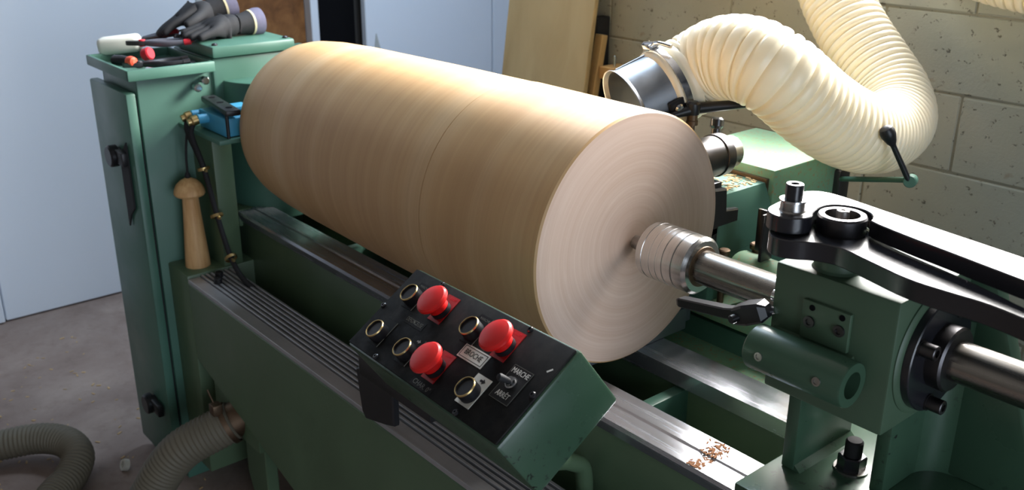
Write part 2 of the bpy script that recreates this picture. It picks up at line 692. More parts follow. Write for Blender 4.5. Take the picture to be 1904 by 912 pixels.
solo('steel_pin', bm, 'chrome', 'tiny bright steel pin standing on the timber shelf', 'pin', (-1.150, 1.13, .018))

# ------------------------------------------------------------------ lathe bed
bed = thing('lathe_bed', 'long green lathe bed with polished steel ways under the log', 'lathe bed', (0, 0, FZ))
RX0, RX1 = -1.345, 1.5
RZ = -.262
bm = NB()
prism(bm, [(-.062, RZ), (-.106, RZ), (-.110, RZ - .003), (-.150, RZ - .004), (-.152, RZ - .012), (-.146, RZ - .032), (-.062, RZ - .032)][::-1], 0, RX0, RX1, .0012, 1)
part('front_rail', bm, 'rail_steel', bed, 'polished steel way nearest the operator')
bm = NB()
prism(bm, [(.074, RZ - .032), (.158, RZ - .032), (.158, RZ), (.074, RZ)], 0, RX0, RX1, .0012, 1)
part('rear_rail', bm, 'rail_steel', bed, 'polished steel way on the wall side')
# castings under the ways
bm = NB()
bx(bm, -1.43, RX1, -.140, -.085, -.66, RZ - .032, .004)
bx(bm, -1.43, RX0, -.150, -.062, RZ - .05, RZ - .001, .004)
part('front_casting', bm, 'green_bed', bed)
bm = NB()
bx(bm, -1.43, RX1, .09, .150, -.66, RZ - .032, .004)
bx(bm, -1.43, RX0, .074, .158, RZ - .05, RZ - .001, .004)
part('rear_casting', bm, 'green_bed', bed)
for x in (-1.0, -.45, .052, .62, 1.2):
    bm = NB(); bx(bm, x, x + .026, -.09, .095, -.50, -.300, .003)
    part('cross_member', bm, 'green_paint', bed)
bm = NB(); bx(bm, -1.43, RX1, -.085, .09, -.67, -.62, .004)
part('bed_floor', bm, 'green_bed', bed)
# rear shelf and grooved ledge behind the rear way
bm = NB(); bx(bm, -1.2, .205, .150, .292, -.335, -.31, .002)
bx(bm, .19, .205, .150, .292, -.335, -.298, .002)
part('rear_shelf', bm, 'green_rusty', bed, 'rust speckled green shelf behind the rear way')
bm = NB(); bx(bm, -1.2, RX1, .29, .322, -.62, -.262, .003)
part('rear_ledge', bm, 'green_paint', bed)
bm = NB(); bx(bm, -1.2, RX1, .330, .43, -.62, -.258, .003)
part('rear_ledge', bm, 'green_paint', bed)
bm = NB(); bx(bm, -1.2, RX1, .318, .336, -.62, -.285)
part('groove_shade', bm, 'shade_black', bed)  # shade down the groove put in as a black strip
# front box that carries the grooved track
TZ = -.404
bm = NB()
prism(bm, [(-1.30, TZ - .016), (1.5, TZ - .016), (1.5, -.86), (-.60, -.845), (-1.30, -.648)], 1, -.333, -.322, .003, 1)
part('front_panel', bm, 'green_bed', bed, 'smooth green front panel with sloping lower edge')
bm = NB()
prism(bm, [(-.333, -.648), (-.318, -.648), (-.27, -.70), (-.285, -.712)], 0, -1.30, -1.28, .001, 1)
for (xa, za), (xb, zb) in (((-1.30, -.648), (-.60, -.845)), ((-.60, -.845), (1.5, -.86))):
    q = [(xa, -.330, za + .004), (xb, -.330, zb + .004), (xb, -.275, zb - .05), (xa, -.275, za - .05)]
    a = [bm.verts.new(p) for p in q]
    b = [bm.verts.new((p[0], p[1] + .012, p[2] + .012)) for p in q]
    fs = [bm.faces.new(a), bm.faces.new(b[::-1])] + [bm.faces.new((a[i], b[i], b[(i + 1) % 4], a[(i + 1) % 4])) for i in range(4)]
    bmesh.ops.recalc_face_normals(bm, faces=fs)
part('lower_lip', bm, 'green_paint', bed)
bm = NB(); bx(bm, -1.30, 1.5, -.3215, -.198, TZ - .034, TZ - .0165, .002)
part('track_bed', bm, 'green_bed', bed)
bm = NB(); bx(bm, -1.30, 1.5, -.212, -.200, -.60, TZ - .03, .002)
part('track_inner_wall', bm, 'green_bed', bed)
bm = NB()
prism(bm, [(-.205, -.56), (-.138, -.50), (-.138, -.49), (-.205, -.548)], 0, -1.28, 1.5)
part('trough_floor', bm, 'green_paint', bed)
bm = NB(); bx(bm, -1.298, 1.5, -.3325, -.2995, TZ - .0155, TZ - .004, .001, 1)
part('track_edge', bm, 'slat_steel', bed)
bm = NB(); bx(bm, -1.298, 1.5, -.2985, -.206, TZ - .016, TZ - .010)
part('track_base', bm, 'dark_steel', bed)
for i in range(7):
    y = -.297 + i * .0134
    bm = NB(); bx(bm, -1.297, 1.5, y, y + .0072, TZ - .011, TZ, .0012, 1)
    part('slat', bm, 'slat_steel', bed)
for x, y in ((-1.255, -.262), (-1.215, -.283)):
    bm = NB()
    revolve(bm, (x, y, TZ), (0, 0, 1), [(0, .011), (.012, .011), (.014, .009)], 16)
    part('track_bolt', bm, 'black_plastic', bed)
# ledge that joins the bed to the headstock cabinet
bm = NB(); bx(bm, -1.44, -1.30, -.333, .30, -1.02, -.400, .004)
part('end_block', bm, 'green_bed', bed)
# pedestal, leg and chip port below the front panel
bm = NB(); bx(bm, -.95, 1.5, -.20, .28, FZ, -.66, .006)
part('pedestal', bm, 'green_bed', bed)
bm = NB(); prism(bm, [(-1.18, -.72), (-1.06, -.76), (-1.06, FZ), (-1.13, FZ), (-1.18, -.98)], 1, -.27, -.235, .003, 1)
part('leg', bm, 'green_bed', bed)
bm = NB()
bx(bm, -1.26, -1.0, -.31, -.14, -.82, -.66, .004)
part('chip_hopper', bm, 'green_bed', bed)
bm = NB()
pd = V(-.35, -.85, -.42).normalized()
pp = V(-1.125, -.30, -.765)
revolve(bm, pp, pd, [(-.03, .05), (.05, .05), (.05, .046), (-.02, .046)], 28)
port = part('chip_port', bm, 'rusty_steel', bed)
bm = NB()
revolve(bm, pp, pd, [(.026, .057), (.026, .060), (.040, .060), (.040, .057)], 28, False)
part('port_clamp', bm, 'rusty_steel', port)
bm = NB()
bx(bm, -1.145, -1.115, -.376, -.350, -.735, -.705, .002)
cyl(bm, (-1.14, -.36, -.72), (-1.15, -.372, -.668), .0025, 8)
part('clamp_screw', bm, 'rusty_steel', port)

# ------------------------------------------------------------------ headstock cabinet
cab = thing('headstock_cabinet', 'tall green headstock cabinet with door, tool tray and gear cover', 'cabinet', (-1.55, 0, FZ))
XT = -1.43
bm = NB(); bx(bm, -1.69, XT, -.355, .26, FZ, .118, .004)
part('body', bm, 'green_paint', cab)
bm = NB(); bx(bm, -1.705, -1.425, -.388, -.362, -1.06, .082, .005)
door = part('door', bm, 'green_paint', cab, 'narrow green front door')
bm = NB(); bx(bm, -1.70, -1.44, -.364, -.350, -1.05, .07)
part('door_gap_shade', bm, 'black_rubber', cab)  # black filler standing in for shade in the gap behind the door
for zc, flap in ((-.100, True), (-.865, False)):
    bm = NB()
    revolve(bm, (-1.53, -.388, zc), (0, -1, 0), [(0, .022), (.010, .022), (.010, .030), (.030, .030), (.034, .026)], 20)
    bx(bm, -1.56, -1.455, -.410, -.392, zc - .016, zc + .022, .004)
    part('latch', bm, 'black_plastic', door)
    if flap:
        bm = NB()
        prism(bm, [(-1.515, -.10), (-1.455, -.05), (-1.455, -.235), (-1.49, -.262), (-1.515, -.300), (-1.515, -.26)], 1, -.396, -.391, .001, 1)
        part('strap', bm, 'black_rubber', door)
# tray with upstanding rim
bm = NB()
bx(bm, -1.70, -1.395, -.380, -.158, .118, .124)
for a in ((-1.704, -1.392, -.388, -.378), (-1.704, -1.392, -.162, -.154), (-1.704, -1.694, -.388, -.154), (-1.402, -1.390, -.388, -.154)):
    bx(bm, *a, .119, .147, .003)
part('tool_tray', bm, 'green_paint', cab, 'shallow green tray with raised rim')
bm = NB(); bx(bm, -1.69, XT + .012, -.150, .12, -.05, .150, .010, 2)
gear = part('gear_housing', bm, 'green_paint', cab)
bm = NB(); bx(bm, -1.66, -1.405, -.152, .095, .150, .182, .007, 2)
lid = part('lid', bm, 'green_paint', cab, 'flat green lid of the gear housing')
for x, y in ((-1.425, -.135), (-1.425, .075), (-1.64, -.135), (-1.64, .075)):
    bm = NB(); revolve(bm, (x, y, .182), (0, 0, 1), [(0, .008), (.004, .008), (.006, .005)], 12)
    part('lid_screw', bm, 'dark_steel', lid)
# rounded spindle housing on the +X face
bm = NB()
pts = [(XT - .05, .14)] + [(XT + .14 * math.cos(a), .125 * math.sin(a)) for a in [PI / 2 - PI * i / 24 for i in range(25)]] + [(XT - .05, -.14)]
prism(bm, pts, 2, -.30, .088, .006, 2)
part('spindle_housing', bm, 'green_paint', cab)
bm = NB()
revolve(bm, (-1.31, 0, 0), (1, 0, 0), [(0, .06), (.07, .06), (.07, .10), (.115, .10), (.125, .095)], 32)
part('faceplate', bm, 'dark_steel', cab)
bm = NB(); bx(bm, -1.46, -1.425, -.12, .10, .100, .108, .001)
part('cover_seam', bm, 'black_rubber', cab)
for p in ((XT, -.205, .080), (XT, -.182, .097)):
    bm = NB(); revolve(bm, p, (1, 0, 0), [(0, .006), (.018, .006), (.018, .011), (.034, .011), (.038, .008)], 18)
    part('knob', bm, 'chrome', cab, 'small bright steel knob')
# shelf that carries the blue valve
bm = NB()
bx(bm, -1.44, -1.172, -.257, -.160, -.024, -.012, .002)
part('shelf_bracket', bm, 'green_paint', cab, 'small green shelf bracket')
bm = NB(); bx(bm, -1.44, -1.30, -.225, -.17, -.40, -.024, .003)
part('bracket_web', bm, 'green_bed', cab)

# blue valve with its black clamp bar
val = thing('air_valve', 'blue pneumatic valve clamped by a black bar on the green shelf', 'valve', (-1.25, -.2, -.012))
bm = NB()
bx(bm, -1.345, -1.185, -.232, -.165, -.010, .038, .004)
bx(bm, -1.300, -1.250, -.205, -.130, .038, .050, .004)
part('valve_body', bm, 'blue_valve', val)
for (x, y) in ((-1.345, -.240), (-1.29, -.246)):
    bm = NB()
    cyl(bm, (x, y + .03, .022), (x - .004, y - .012, .022), .0125, 16, .002)
    part('valve_stub', bm, 'blue_valve', val)
    bm = NB()
    revolve(bm, (x - .004, y - .012, .022), (-.1, -1, -.25), [(0, .013), (.014, .013), (.018, .010), (.026, .009)], 16)
    part('hose_nut', bm, 'brass', val)
MV = Matrix.Translation((-1.265, -.205, .048)) @ Matrix.Rotation(-.12, 4, 'Z')
bm = NB()
bx(bm, -.105, .105, -.019, .019, 0, .016, .004, 2, MV)
cb = part('clamp_bar', bm, 'black_plastic', val, 'black bar with three dark discs for holes')
for u in (-.07, 0, .07):
    bm = NB(); p = MV @ V(u, 0, .0155)
    revolve(bm, p, (0, 0, 1), [(0, .009), (.001, .009), (.0012, .006), (.0012, 0)], 16)
    part('hole_shade', bm, 'shade_black', cb)  # shade inside each opening painted as a black disc on the bar
bm = NB(); p = MV @ V(.085, -.012, 0)
cyl(bm, (p.x, p.y, -.012), (p.x, p.y, .048), .0045, 10)
part('clamp_stud', bm, 'black_plastic', val)

# two taped black air hoses from the valve down into the trough
hos = thing('air_hose', 'two thin black air hoses tied together below the blue valve', 'hose', (-1.17, -.235, -.38))
pa = spline([(-1.352, -.262, .012), (-1.345, -.268, -.02), (-1.325, -.245, -.115), (-1.290, -.236, -.242), (-1.230, -.235, -.345), (-1.165, -.232, -.395), (-1.13, -.2, -.43)])
bm = NB(); tube(bm, pa, .0068, .012, 10)
part('hose_line', bm, 'black_rubber', hos)
pb = spline([(-1.295, -.270, .012), (-1.305, -.274, -.02), (-1.312, -.248, -.115), (-1.278, -.240, -.242), (-1.219, -.239, -.345), (-1.155, -.234, -.392), (-1.12, -.2, -.43)])
bm = NB(); tube(bm, pb, .0068, .012, 10)
part('hose_line', bm, 'black_rubber', hos)
for p, d in (((-1.318, -.247, -.118), (.03, .01, -.12)), ((-1.284, -.238, -.243), (.06, 0, -.11)), ((-1.224, -.237, -.347), (.07, 0, -.06))):
    bm = NB(); revolve(bm, p, d, [(-.004, .015), (-.004, .017), (.004, .017), (.004, .015)], 14, False)
    bx(bm, p[0] + .012, p[0] + .026, p[1] - .006, p[1], p[2] - .003, p[2] + .004)
    part('tie', bm, 'brass', hos)

# hanging wooden tool
wm = thing('wooden_pestle', 'turned pale wood pestle with mushroom top hanging from a cord', 'wooden tool', (-1.36, -.275, -.42))
bm = NB()
revolve(bm, (-1.362, -.275, -.425), (0, 0, 1), [(0, 0), (0, .033), (.002, .035), (.05, .0325), (.12, .0275), (.18, .0235), (.222, .0215), (.226, .024), (.229, .038), (.234, .0415), (.244, .0405), (.258, .034), (.270, .022), (.277, .008), (.278, 0)], 36)
part('handle', bm, 'pale_wood', wm)
bm = NB(); tube(bm, spline([(-1.362, -.275, -.148), (-1.362, -.272, -.08), (-1.36, -.262, -.018), (-1.36, -.250, -.008)]), .0032, .01, 8)
part('cord', bm, 'black_rubber', wm)
bm = NB(); revolve(bm, (-1.362, -.275, -.150), (0, 0, 1), [(0, .006), (.006, .008), (.014, .006), (.02, .003)], 10)
part('knot', bm, 'black_rubber', wm)

# ------------------------------------------------------------------ the log between centres
log = thing('wood_cylinder', 'huge turned pale wooden cylinder mounted between the lathe centres', 'wood cylinder', (-.58, 0, -.24))
SX = -.335
bm = NB()
prof = [(0, 0), (0, .2), (.003, .232), (.006, .2355), (.1, .2355), (-SX - .002, .2365), (-SX, .2345), (-SX, .1)]
revolve(bm, (0, 0, 0), (-1, 0, 0), prof, 128)
for f in bm.faces:
    f.material_index = 1 if all(v.co.x > -.0035 for v in f.verts) else 0
part('segment', bm, ['log_side', 'log_end'], log, 'near half of the log with ringed end face')
bm = NB()
prof = [(-SX, .1), (-SX, .2340), (-SX + .002, .2352), (.6, .2335), (.93, .2285), (1.05, .224), (1.12, .2175), (1.15, .211), (1.165, .204), (1.17, .196), (1.17, 0)]
revolve(bm, (0, 0, 0), (-1, 0, 0), prof, 128)
part('segment', bm, 'log_side', log, 'far half of the log beside the headstock')

# ------------------------------------------------------------------ tailstock
ts = thing('tailstock', 'green tailstock with steel quill and two black lever arms', 'tailstock', (.46, 0, RZ))
bm = NB(); bx(bm, .366, .558, -.1, .1, -.1, .1, .004)
part('block', bm, 'green_tail', ts)
BZ = -.234
bm = NB(); bx(bm, .382, .70, -.172, .172, RZ, BZ, .003)
part('base_plate', bm, 'green_chipped', ts)
bm = NB(); bx(bm, .399, .421, -.080, .080, BZ, -.098, .003)
part('web', bm, 'green_chipped', ts)
bm = NB(); prism(bm, [(.418, BZ), (.432, BZ), (.418, BZ + .012)], 1, -.078, .078)
part('weld_bead', bm, 'green_chipped', ts)
bm = NB(); bx(bm, .520, .542, -.034, .11, BZ, .06, .003)
part('web', bm, 'green_chipped', ts)
bm = NB()
prism(bm, [(.53, BZ), (.712, BZ), (.62, .02), (.588, .098), (.53, .098)], 1, .095, .125, .004, 2)
gus = part('gusset', bm, 'green_chipped', ts, 'flared green gusset plate')
bm = NB()
n_ = 8
r_ = .05
pts = [(.540, .097)] + [(.540 + r_ - r_ * math.cos(PI / 2 * i / n_), .097 - r_ + r_ * math.sin(PI / 2 * i / n_)) for i in range(n_ + 1)]
prism(bm, pts, 2, BZ, .02)
part('fillet', bm, 'green_chipped', ts)
# quill rod, both sides, and live centre
bm = NB(); cyl(bm, (.15, 0, 0), (1.15, 0, 0), .0292, 48, .001)
part('quill', bm, 'rod_steel', ts, 'long smooth steel quill rod')
bm = NB()
prof = [(.046, .012), (.046, .046), (.049, .0490), (.062, .0505), (.0625, .0498), (.064, .0498), (.0645, .0505), (.080, .0505), (.0803, .0499), (.0815, .0499), (.0818, .0505), (.094, .0505), (.0943, .0499), (.0955, .0499), (.0958, .0505), (.108, .0505), (.1084, .0492), (.1104, .0492), (.1108, .0505), (.128, .0505), (.1284, .0488), (.1308, .0488), (.1312, .0505), (.152, .0505), (.158, .045), (.158, .029)]
revolve(bm, (0, 0, 0), (1, 0, 0), prof, 64)
lc = part('live_center', bm, 'turned_aluminium', ts, 'shiny ringed live centre')
bm = NB()
revolve(bm, (0, 0, 0), (1, 0, 0), [(0, .006), (.004, .0125), (.02, .0135), (.048, .0135)], 28)
part('tip', bm, 'machined_steel', lc)
bm = NB()
revolve(bm, (0, 0, 0), (1, 0, 0), [(.1575, .0285), (.1575, .036), (.1595, .035), (.1605, .0285)], 40, False)
part('seal', bm, 'rusty_steel', lc)
# flange on the right face
bm = NB(); revolve(bm, (.555, 0, 0), (1, 0, 0), [(0, .093), (.005, .093), (.008, .089), (.009, .084)], 64)
part('flange_seat', bm, 'green_tail', ts)
bm = NB(); revolve(bm, (.564, 0, 0), (1, 0, 0), [(0, .0835), (.0105, .0835), (.012, .082)], 64)
fl = part('flange', bm, 'black_gloss', ts, 'round black flange')
bm = NB(); revolve(bm, (.576, 0, 0), (1, 0, 0), [(0, .046), (.020, .047), (.023, .044), (.0235, .030)], 48)
part('gland', bm, 'dark_steel', fl)
for a in (154, 54, 258, -24):
    y, z = .070 * math.cos(math.radians(a)), .070 * math.sin(math.radians(a))
    bm = NB()
    revolve(bm, (.576, y, z), (1, 0, 0), [(0, .0125), (.002, .0125), (.002, .0105), (.022, .0105), (.023, .0095), (.023, .0055), (.014, .0055), (.014, 0)], 20)
    part('flange_bolt', bm, 'dark_steel', fl)
# bolted cover plate on the front face
bm = NB(); bx(bm, .420, .495, -.107, -.0995, .004, .062, .0015)
cp = part('cover_plate', bm, 'green_tail', ts)
for x, z, r in ((.434, .031, .0085), (.481, .034, .0085)):
    bm = NB(); revolve(bm, (x, -.107, z), (0, -1, 0), [(0, r), (.003, r), (.003, r * .55), (.001, r * .5), (.001, 0)], 18)
    part('cover_screw', bm, 'dark_steel', cp)
for x, z in ((.436, .053), (.483, .054)):
    bm = NB(); revolve(bm, (x, -.107, z), (0, -1, 0), [(0, .0045), (.0008, .0045), (.0008, 0)], 14)
    part('cover_hole_shade', bm, 'shade_black', cp)  # small black discs drawn for the shade in the plate's openings
# sleeve tube
bm = NB()
ty, tz = -.1345, -.022
revolve(bm, (.368, ty, tz), (1, 0, 0), [(0, .022), (0, .0305), (.003, .0335), (.155, .0335), (.158, .032), (.158, .0195), (.02, .0195)], 48, False)
sl = part('sleeve_tube', bm, 'green_chipped', ts, 'short green sleeve tube')
bm = NB(); revolve(bm, (.37, ty, tz), (1, 0, 0), [(0, .0193), (.12, .0193)], 32)
part('tube_bore', bm, 'rusty_steel', sl)
for x in (.398, .492):
    d = V(0, -.96, .1).normalized()
    p = V(x, ty, tz) + d * .0325
    bm = NB(); revolve(bm, p, d, [(0, .0065), (.0025, .0065), (.0025, .004), (.001, .004), (.001, 0)], 14)
    part('set_screw', bm, 'machined_steel', sl)
bm = NB()
prism(bm, [(-.099, .002), (-.099, -.060), (-.125, -.052), (-.125, -.005)], 0, .372, .505, .002, 1)
part('tube_seat', bm, 'green_tail', ts)
# clamping lever on the near left edge of the block
def loft(path):
    b_ = NB()
    P0, P1 = path[0][0], path[-1][0]
    d = (V(P1) - V(P0)).normalized()
    sd = d.cross(V(0, 0, 1)).normalized()
    un = sd.cross(d)
    ring = []
    for p, w, h in path:
        ring.append([b_.verts.new(V(p) + sd * sx * w + un * sz * h) for sx, sz in ((-.8, -1), (.8, -1), (1, -.75), (1, .75), (.8, 1), (-.8, 1), (-1, .75), (-1, -.75))])
    fs_ = [b_.faces.new(ring[0]), b_.faces.new(ring[-1])]
    for p, q in zip(ring, ring[1:]):
        for k in range(8):
            fs_.append(b_.faces.new((p[k], p[(k + 1) % 8], q[(k + 1) % 8], q[k])))
    bmesh.ops.recalc_face_normals(b_, faces=fs_)
    return b_


hub = part('clamp_lever', loft([((.366, -.106, .024), .009, .009), ((.358, -.108, .021), .016, .015), ((.335, -.113, .011), .017, .016), ((.318, -.115, .003), .0145, .013)]), 'black_plastic', ts, 'black ratchet clamping lever', smooth=15)
part('lever_grip', loft([((.330, -.114, .009), .0125, .0095), ((.300, -.113, .000), .0105, .0085), ((.205, -.106, -.0175), .0095, .0075), ((.200, -.1055, -.0185), .0075, .0055)]), 'black_plastic', hub, smooth=15)
bm = NB(); revolve(bm, (.3285, -.122, .006), (-.3, -.9, -.2), [(0, .0), (0, .007), (.016, .007), (.018, .005), (.018, 0)], 16)
part('lever_button', bm, 'black_plastic', hub)
bm = NB(); cyl(bm, (.345, -.10, .012), (.372, -.098, .024), .006, 12)
cyl(bm, (.358, -.085, .040), (.37, -.085, .040), .010, 14, .001)
part('lever_stud', bm, 'chrome', hub)
# lever arms on top
bm = NB(); revolve(bm, (.436, -.055, .0995), (0, 0, 1), [(0, .036), (.004, .033), (.020, .033), (.0285, .031)], 40)
part('boss', bm, 'green_tail', ts)
low = [(.362, -.112), (.368, -.132), (.382, -.147), (.400, -.150), (.418, -.141), (.434, -.126), (.458, -.115), (.480, -.116), (.53, -.131), (.585, -.147), (.642, -.146), (.675, -.143), (.73, -.152), (.93, -.200), (.93, -.172), (.722, -.126), (.673, -.106), (.618, -.087), (.54, -.068), (.480, -.048), (.465, -.030), (.448, -.020), (.425, -.018), (.404, -.030), (.388, -.055), (.368, -.085)]


def chaikin(pts, k=2):
    for _ in range(k):
        out = []
        for (ax, ay), (bx_, by_) in zip(pts, pts[1:] + pts[:1]):
            out += [(ax * .75 + bx_ * .25, ay * .75 + by_ * .25), (ax * .25 + bx_ * .75, ay * .25 + by_ * .75)]
        pts = out
    return pts


bm = NB(); prism(bm, chaikin(low), 2, .128, .155, .0015, 1)
la = part('lower_arm', bm, 'black_gloss', ts, 'long black lower lever arm')
upr = [(.349, -.100), (.353, -.119), (.366, -.133), (.384, -.138), (.402, -.132), (.414, -.116), (.414, -.098), (.404, -.083), (.398, -.060), (.400, -.040), (.410, -.026), (.428, -.018), (.446, -.019), (.462, -.028), (.472, -.044), (.476, -.060), (.70, -.106), (.95, -.158), (.95, -.083), (.668, -.033), (.480, -.004), (.40, .010), (.372, .012), (.352, .006), (.341, -.010), (.340, -.03), (.344, -.065)]
bm = NB(); prism(bm, chaikin(upr), 2, .157, .181, .0015, 1)
ua = part('upper_arm', bm, 'black_gloss', ts, 'wide black upper lever arm')
bm = NB(); revolve(bm, (.436, -.060, .155), (0, 0, 1), [(0, .0325), (.003, .0335), (.023, .0335), (.026, .0315), (.026, .024), (.012, .0235), (.012, 0)], 44)
cl_ = part('collar', bm, 'dark_steel', la, 'dark round steel collar')
bm = NB(); revolve(bm, (.436, -.060, .167), (0, 0, 1), [(0, .016), (.002, .016), (.002, 0)], 28)
part('washer', bm, 'brass', ts)
def capscrew(p, r, h, r2, par, name, mat='black_gloss'):
    b = NB()
    revolve(b, p, (0, 0, 1), [(0, r), (h - .001, r), (h, r - .001), (h, r2), (h - .007, r2), (h - .007, 0)], 28)
    return part(name, b, mat, par)
capscrew((.436, -.060, .169), .0088, .018, .0042, ts, 'collar_bolt', 'machined_steel')
px, py = .382, -.100
bm = NB(); revolve(bm, (px, py, .180), (0, 0, 1), [(0, .0195), (.003, .0175), (.013, .0168), (.015, .0168)], 32)
part('pivot_sleeve', bm, 'machined_steel', ua)
bm = NB(); revolve(bm, (px, py, .195), (0, 0, 1), [(0, .017), (0, .0188), (.003, .0188), (.003, .008)], 32)
part('washer', bm, 'chrome', ua)
capscrew((px, py, .198), .0125, .022, .0062, ua, 'pivot_bolt')
# hold-down stud and nut on the base plate
bm = NB(); revolve(bm, (.474, -.005, BZ), (0, 0, 1), [(0, .026), (.003, .026), (.003, .01)], 32)
nut = part('stud_washer', bm, 'machined_steel', ts)
bm = NB(); revolve(bm, (.474, -.005, BZ + .003), (0, 0, 1), [(0, .0215), (.020, .0215), (.022, .0195)], 6)
part('hex_nut', bm, 'black_gloss', nut, 'black hexagon nut', smooth=20)
bm = NB(); revolve(bm, (.474, -.005, BZ + .02), (0, 0, 1), [(0, .0135), (.028, .0135), (.031, .011)], 20)
part('stud', bm, 'black_rubber', nut)
bm = NB(); revolve(bm, (.508, .06, BZ), (0, 0, 1), [(0, .016), (.02, .016), (.022, .014)], 20)
part('stud', bm, 'machined_steel', ts)

# ------------------------------------------------------------------ control box (its own frame: u along, v up the slope, w out of the panel)
BR = Matrix(((.9942, .0356, -.1016), (-.0873, .8188, -.5675), (.0630, .5730, .8171)))
BC = V(.0787, -.4697, -.0272)
MBX = Matrix.Translation(BC) @ BR.to_4x4()
cbx = thing('control_box', 'green control box with black panel and three red mushroom buttons', 'control box', (.08, -.45, -.20))
hw, hh = .2143, .0852
bm = NB(); bx(bm, -hw, hw, -hh, hh, -.118, -.003, .006, 2, MBX)
part('case', bm, 'green_chipped', cbx, 'chipped green sheet metal case')
bm = NB(); bx(bm, -hw + .004, hw - .004, -hh + .004, hh - .004, -.004, .0005, .002, 2, MBX)
pan = part('panel', bm, 'panel_black', cbx, 'worn black control panel')


def W_(u, v, w=0):
    return MBX @ V(u, v, w)


WN = BR @ V(0, 0, 1)


def plate(u0, u1, v0, v1, mat, name, w=.0005, h=.0012, par=None):
    b = NB()
    bx(b, u0, u1, v0, v1, w, w + h, 0, 1, MBX)
    return part(name, b, mat, par or pan, smooth=0)


def text(body, u, v, size, mat, w=.0022, name='lettering', par=None, rot=0, sx=1.0):
    cu = bpy.data.curves.new(name, 'FONT')
    cu.body = body
    cu.size = size
    cu.align_x = 'CENTER'
    cu.align_y = 'CENTER'
    cu.extrude = .0001
    cu.resolution_u = 3
    tmp = bpy.data.objects.new(name, cu)
    COL.objects.link(tmp)
    bpy.context.view_layer.update()
    me = bpy.data.meshes.new_from_object(tmp.evaluated_get(bpy.context.evaluated_depsgraph_get()))
    bpy.data.objects.remove(tmp)
    base = V(tuple(cbx['_base']))
    T = Matrix.Translation(-base) @ MBX @ Matrix.Translation((u, v, w)) @ Matrix.Rotation(rot, 4, 'Z') @ Matrix.Diagonal((sx, 1, 1, 1))
    me.transform(T)
    me.materials.clear()
    me.materials.append(MT[mat])
    o = bpy.data.objects.new(name, me)
    COL.objects.link(o)
    o.parent = par or pan
    return o


def bezel_button(u, v):
    b = NB()
    revolve(b, W_(u, v, .001), WN, [(0, .0165), (.015, .0165), (.0165, .0162), (.0165, .0140), (.0145, .0138), (.0145, 0)], 32)
    o = part('push_button', b, 'black_plastic', cbx)
    b = NB()
    revolve(b, W_(u, v, .001), WN, [(.0160, .0146), (.0178, .0149), (.0178, .0160), (.0160, .0168)], 32, False)
    part('bezel', b, 'brass', o)
    return o


for i, (u, v, lab) in enumerate(((-.153, .034, 'MARCHE'), (-.154, -.044, 'MONTEE'), (-.065, -.045, 'AV.'), (.0225, .034, 'MARCHE'))):
    b = plate(u - .016, u + .016, v - .02, v + .030, 'legend_black', 'legend_plate')
    plate(u + .0155, u + .0162, v - .02, v + .030, 'faint_print', 'plate_edge', .0008, .0012, b)
    bezel_button(u, v)
    if lab in ('MARCHE',):
        text(lab, u + .001, v + .0235, .0062, 'faint_print', par=b)
    elif lab == 'AV.':
        pass
    else:
        pass
# arrow on the plate of the lower left pair
def arrow(u, v, s, mat, par):
    b = NB()
    prism(b, [(u - s, v - s * .28), (u, v - s * .28), (u, v - s * .7), (u + s, v), (u, v + s * .7), (u, v + s * .28), (u - s, v + s * .28)], 2, .0018, .0022, 0, 1, MBX)
    part('arrow_mark', b, mat, par, smooth=0)


wp = plate(.109 - .017, .109 + .017, -.064, -.014, 'white_plate', 'white_legend_plate')
bezel_button(.109, -.044)
arrow(.112, -.0215, .006, 'black_print', wp)
ap = plate(-.064 - .006, -.064 + .006, -.0245, -.0185, 'legend_black', 'arrow_plate', .0017, .0003)
arrow(-.062, -.0215, .005, 'grey_print', ap)
for u, v in ((-.073, .038), (.0145, -.0415), (.0995, .037)):
    b = plate(u - .0165, u + .0165, v - .021, v + .030, 'red_plate', 'red_plate')
    text('ARRET', u + .002, v + .0245, .006, 'red_grip', par=b)
    bm = NB()
    revolve(bm, W_(u, v, .001), WN, [(0, .0165), (.009, .0165), (.009, .0145), (.011, .0145)], 32)
    es = part('stop_button', bm, 'black_plastic', cbx, 'red mushroom stop button')
    bm = NB()
    revolve(bm, W_(u, v, .001), WN, [(.009, .0125), (.010, .0165), (.019, .0165), (.022, .0185), (.0245, .0250), (.0265, .0268), (.0300, .0266), (.0330, .0240), (.0348, .0170), (.0356, .0080), (.0358, 0)], 40)
    part('mushroom_cap', bm, 'red_plastic', es)
b = plate(.0275, .0885, -.0085, .0150, 'white_plate', 'name_plate')
for q in ((.0300, .0860, .0118, .0126), (.0300, .0860, -.0061, -.0053), (.0300, .0308, -.0061, .0126), (.0852, .0860, -.0061, .0126)):
    plate(*q, 'black_print', 'border', .0016, .0004, b)
text('BROCHE', .058, .0033, .0125, 'black_print', par=b, sx=.86)
b = plate(.1388, .1815, -.0325, .0232, 'legend_black', 'switch_plate')
for q in ((.1388, .1815, .0226, .0232), (.1388, .1815, -.0325, -.0319), (.1388, .1394, -.0325, .0232), (.1809, .1815, -.0325, .0232)):
    plate(*q, 'faint_print', 'border', .0016, .0003, b)
text('MARCHE', .1602, .0150, .0118, 'white_print', par=b, sx=.80)
text('ARR\u00caT', .1602, -.0225, .0118, 'white_print', par=b, sx=.80)
bm = NB()
revolve(bm, W_(.1602, -.003, .001), WN, [(0, .0092), (.004, .0092), (.004, .0075), (.009, .0070), (.009, 0)], 24)
tg = part('toggle_switch', bm, 'chrome', cbx, 'toggle switch with black tip')
bm = NB()
a, b2 = W_(.1602, -.003, .008), W_(.1590, -.010, .026)
